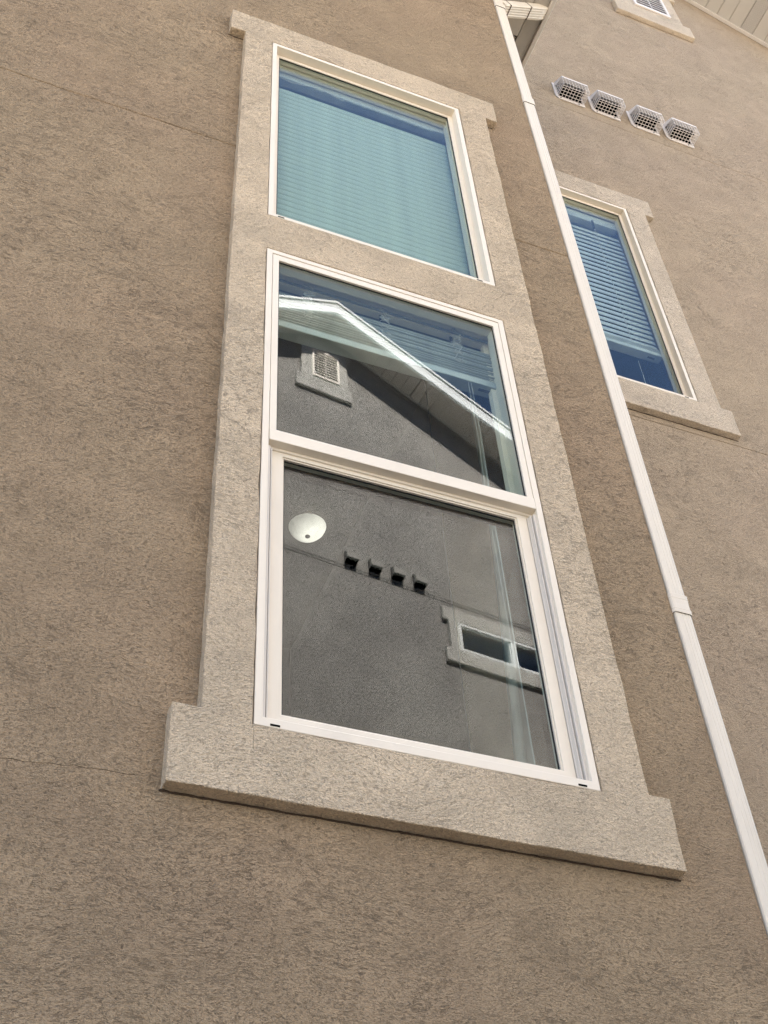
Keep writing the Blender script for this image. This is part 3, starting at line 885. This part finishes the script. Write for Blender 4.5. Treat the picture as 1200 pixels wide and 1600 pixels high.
gable_vent('white louvred gable vent in a cream surround high on the set-back wall', 4.372, 4.756, 11.385, 11.965, YF, -1,
           trimdims=(4.215, 4.885, 4.143, 4.957, 11.125, 11.352, 11.972, 12.13))

# ================================================================== OPPOSITE HOUSE (seen in the panes)
TH = R(-7)
YM = 2.275
OL = Vector((4.41, 2 * YM - 9.8, 0))
opp = thing('neighbouring_house', 'sunlit grey-tan stucco gable house opposite, seen mirrored in the window panes', 'house', (OL.x, OL.y, 0), rotz=TH)
op = -.66; opz = 14.58; osl = .50; ohw = 5.2
oez = opz - ohw * osl
W1 = (1.055, 2.62, 9.43, 9.865)
def flipy(bm):
    for v in bm.verts: v.co.y = -v.co.y
def wall_local():
    xs0, xs1 = op - ohw, op + ohw
    bm = cells_mesh([xs0, -1.3, W1[0], W1[1], xs1], [GZ, 5, W1[2], W1[3], 10.160, 10.168, 10.176, 10.205, 10.213, 10.221, oez],
                    lambda x, z: not (W1[0] < x < W1[1] and W1[2] < z < W1[3]), 0, .25, None,
                    depth=lambda x, z: .009 if z in (10.168, 10.213) else 0)
    flipy(bm); return bm
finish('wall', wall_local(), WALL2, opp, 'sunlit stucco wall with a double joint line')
bm = bmesh.new()
A = [bm.verts.new(p) for p in ((op - ohw, 0, oez), (op + ohw, 0, oez), (op, 0, opz))]
B = [bm.verts.new(p) for p in ((op - ohw, -.25, oez), (op + ohw, -.25, oez), (op, -.25, opz))]
bm.faces.new(A); bm.faces.new(B)
for i in range(3): j = (i + 1) % 3; bm.faces.new((A[j], A[i], B[i], B[j]))
finish('gable_wall', bm, WALL2, opp)
finish('side_wall', nb((op - ohw, op - ohw + .25, -9, -.251, GZ, oez), (op + ohw - .25, op + ohw, -9, -.251, GZ, oez), (op - ohw + .251, op + ohw - .251, -9, -8.75, GZ, oez)), WALL2, opp)
bm = bmesh.new()
slope_slab(bm, op - ohw - .4, oez - .2 + .17, op, opz + .17, -9.4, .445, .06); slope_slab(bm, op, opz + .17, op + ohw + .4, oez - .2 + .17, -9.4, .445, .06)
finish('roof', bm, ROOF, opp)
finish('drip_edge', (lambda b: (slope_slab(b, op - ohw - .4, oez - .2 + .195, op, opz + .195, .4455, .456, .045), slope_slab(b, op, opz + .195, op + ohw + .4, oez - .2 + .195, .4455, .456, .045), b)[2])(bmesh.new()), FASCIA2, opp)
rake(opp, op, opz, op + ohw, 0, .42, osl, .15, paint('pale_soffit', (.74, .73, .70), .5, .1), FASCIA2, 50, 1, 3, fh=.22, lab=False)

def local_trim(name, parent, xj0, xj1, xs0, xs1, zs0, zs1, zh0, zh1, hole, d, mat):
    xs = sorted({xj0, xj1, xs0, xs1, hole[0], hole[1]}); zs = sorted({zs0, zs1, zh0, zh1, hole[2], hole[3]})
    def solid(x, z):
        if hole[0] < x < hole[1] and hole[2] < z < hole[3]: return False
        return True if (z < zs1 or z > zh0) else xj0 < x < xj1
    bm = cells_mesh(xs, zs, solid, -d, .004, .05); flipy(bm); rough_edges(bm, .0015)
    return finish(name, bm, mat, parent, bevel=.007)
local_trim('window_trim', opp, .925, 2.75, .852, 2.82, 9.225, 9.432, 9.863, 10.06, W1, .045, TRIM2)
ow = None
bm = bmesh.new(); ring(bm, W1[0] + .001, W1[1] - .001, W1[2] + .001, W1[3] - .001, .04, .040, -.03); VINYL2 = paint('cool_white_vinyl', (.62, .63, .64), .45, .1)
ow = finish('window', bm, VINYL2, opp, bevel=.003)
finish('sash_stile', nb((1.80, 1.875, -.02, .035, W1[2] + .04, W1[3] - .04)), VINYL2, ow, bevel=.003)
bm = bmesh.new(); ring(bm, W1[0] + .042, 1.799, W1[2] + .042, W1[3] - .042, .018, .018, -.02); finish('sash', bm, VINYL2, ow, bevel=.002)
finish('pane', nb((W1[0] + .04, W1[1] - .04, -.012, -.008, W1[2] + .04, W1[3] - .04)), PANE2, ow)
bm = nb((.5, 3.2, -3.1, -3.0, 8, 10.6), (.4, .5, -3.1, -.26, 8, 10.6), (3.2, 3.3, -3.1, -.26, 8, 10.6), (.5, 3.2, -3, -.26, 10.5, 10.6), (.5, 3.2, -3, -.26, 8, 8.1))
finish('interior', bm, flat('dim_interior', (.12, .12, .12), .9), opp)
gable_vent('white louvred gable vent under the peak of the opposite house', -.862, -.453, 13.475, 14.075, 0, 1, ((OL.x, OL.y, 0), TH), TRIM2,
           trimdims=(-1.022, -.319, -1.098, -.258, 13.20, 13.445, 14.09, 14.25), group='louvred gable vents')

# plain flap hoods on the opposite house
ph = thing('wall_vent', 'x', 'vent hood', group='grey vent hoods in a row on the opposite house')
bm = bmesh.new()
box(bm, -.092, .092, .0005, .008, -.12, .115)
finish('flange', bm, flat('grey_vent_plastic', (.20, .19, .18), .6), ph, bevel=.003)
bm = bmesh.new()
side = [(.0085, .105), (.085, .055), (.095, -.045), (.090, -.045), (.080, .050), (.0085, .098)]
A = [bm.verts.new((-.078, a, b)) for a, b in side]; B = [bm.verts.new((.078, a, b)) for a, b in side]
for i in range(6): j = (i + 1) % 6; bm.faces.new((A[j], A[i], B[i], B[j]))
bm.faces.new(A); bm.faces.new(B)
for xx in (-.078, .075):
    pr = [(.0085, .100), (.083, .050), (.092, -.044), (.0085, -.095)]
    P1 = [bm.verts.new((xx, a, b)) for a, b in pr]; P2 = [bm.verts.new((xx + .003, a, b)) for a, b in pr]
    bm.faces.new(P1); bm.faces.new(P2)
    for i in range(4): j = (i + 1) % 4; bm.faces.new((P1[j], P1[i], P2[i], P2[j]))
finish('hood', bm, bpy.data.materials['grey_vent_plastic'], ph, bevel=.001)
bm = bmesh.new()
box(bm, -.0745, .0745, .0088, .012, -.09, .09)
box(bm, -.0745, .0745, .012, .080, -.040, -.036)
finish('flap', bm, DARK, ph)
for i, (a, z, lab) in enumerate(((-.363, 10.335, 'leftmost dark vent hood on the opposite house, beside the lamp in the reflection'),
                                 (-.040, 10.335, 'second dark vent hood from the left on the opposite house'),
                                 (.266, 10.332, 'third dark vent hood from the left on the opposite house'),
                                 (.568, 10.330, 'rightmost dark vent hood on the opposite house, nearest its window'))):
    h = ph if i == 0 else copy_tree(ph)
    q = Matrix.Rotation(TH, 4, 'Z') @ Vector((a, .0, 0))
    h.location = (OL.x + q.x, OL.y + q.y, z); h.rotation_euler = (0, 0, TH); h['label'] = lab
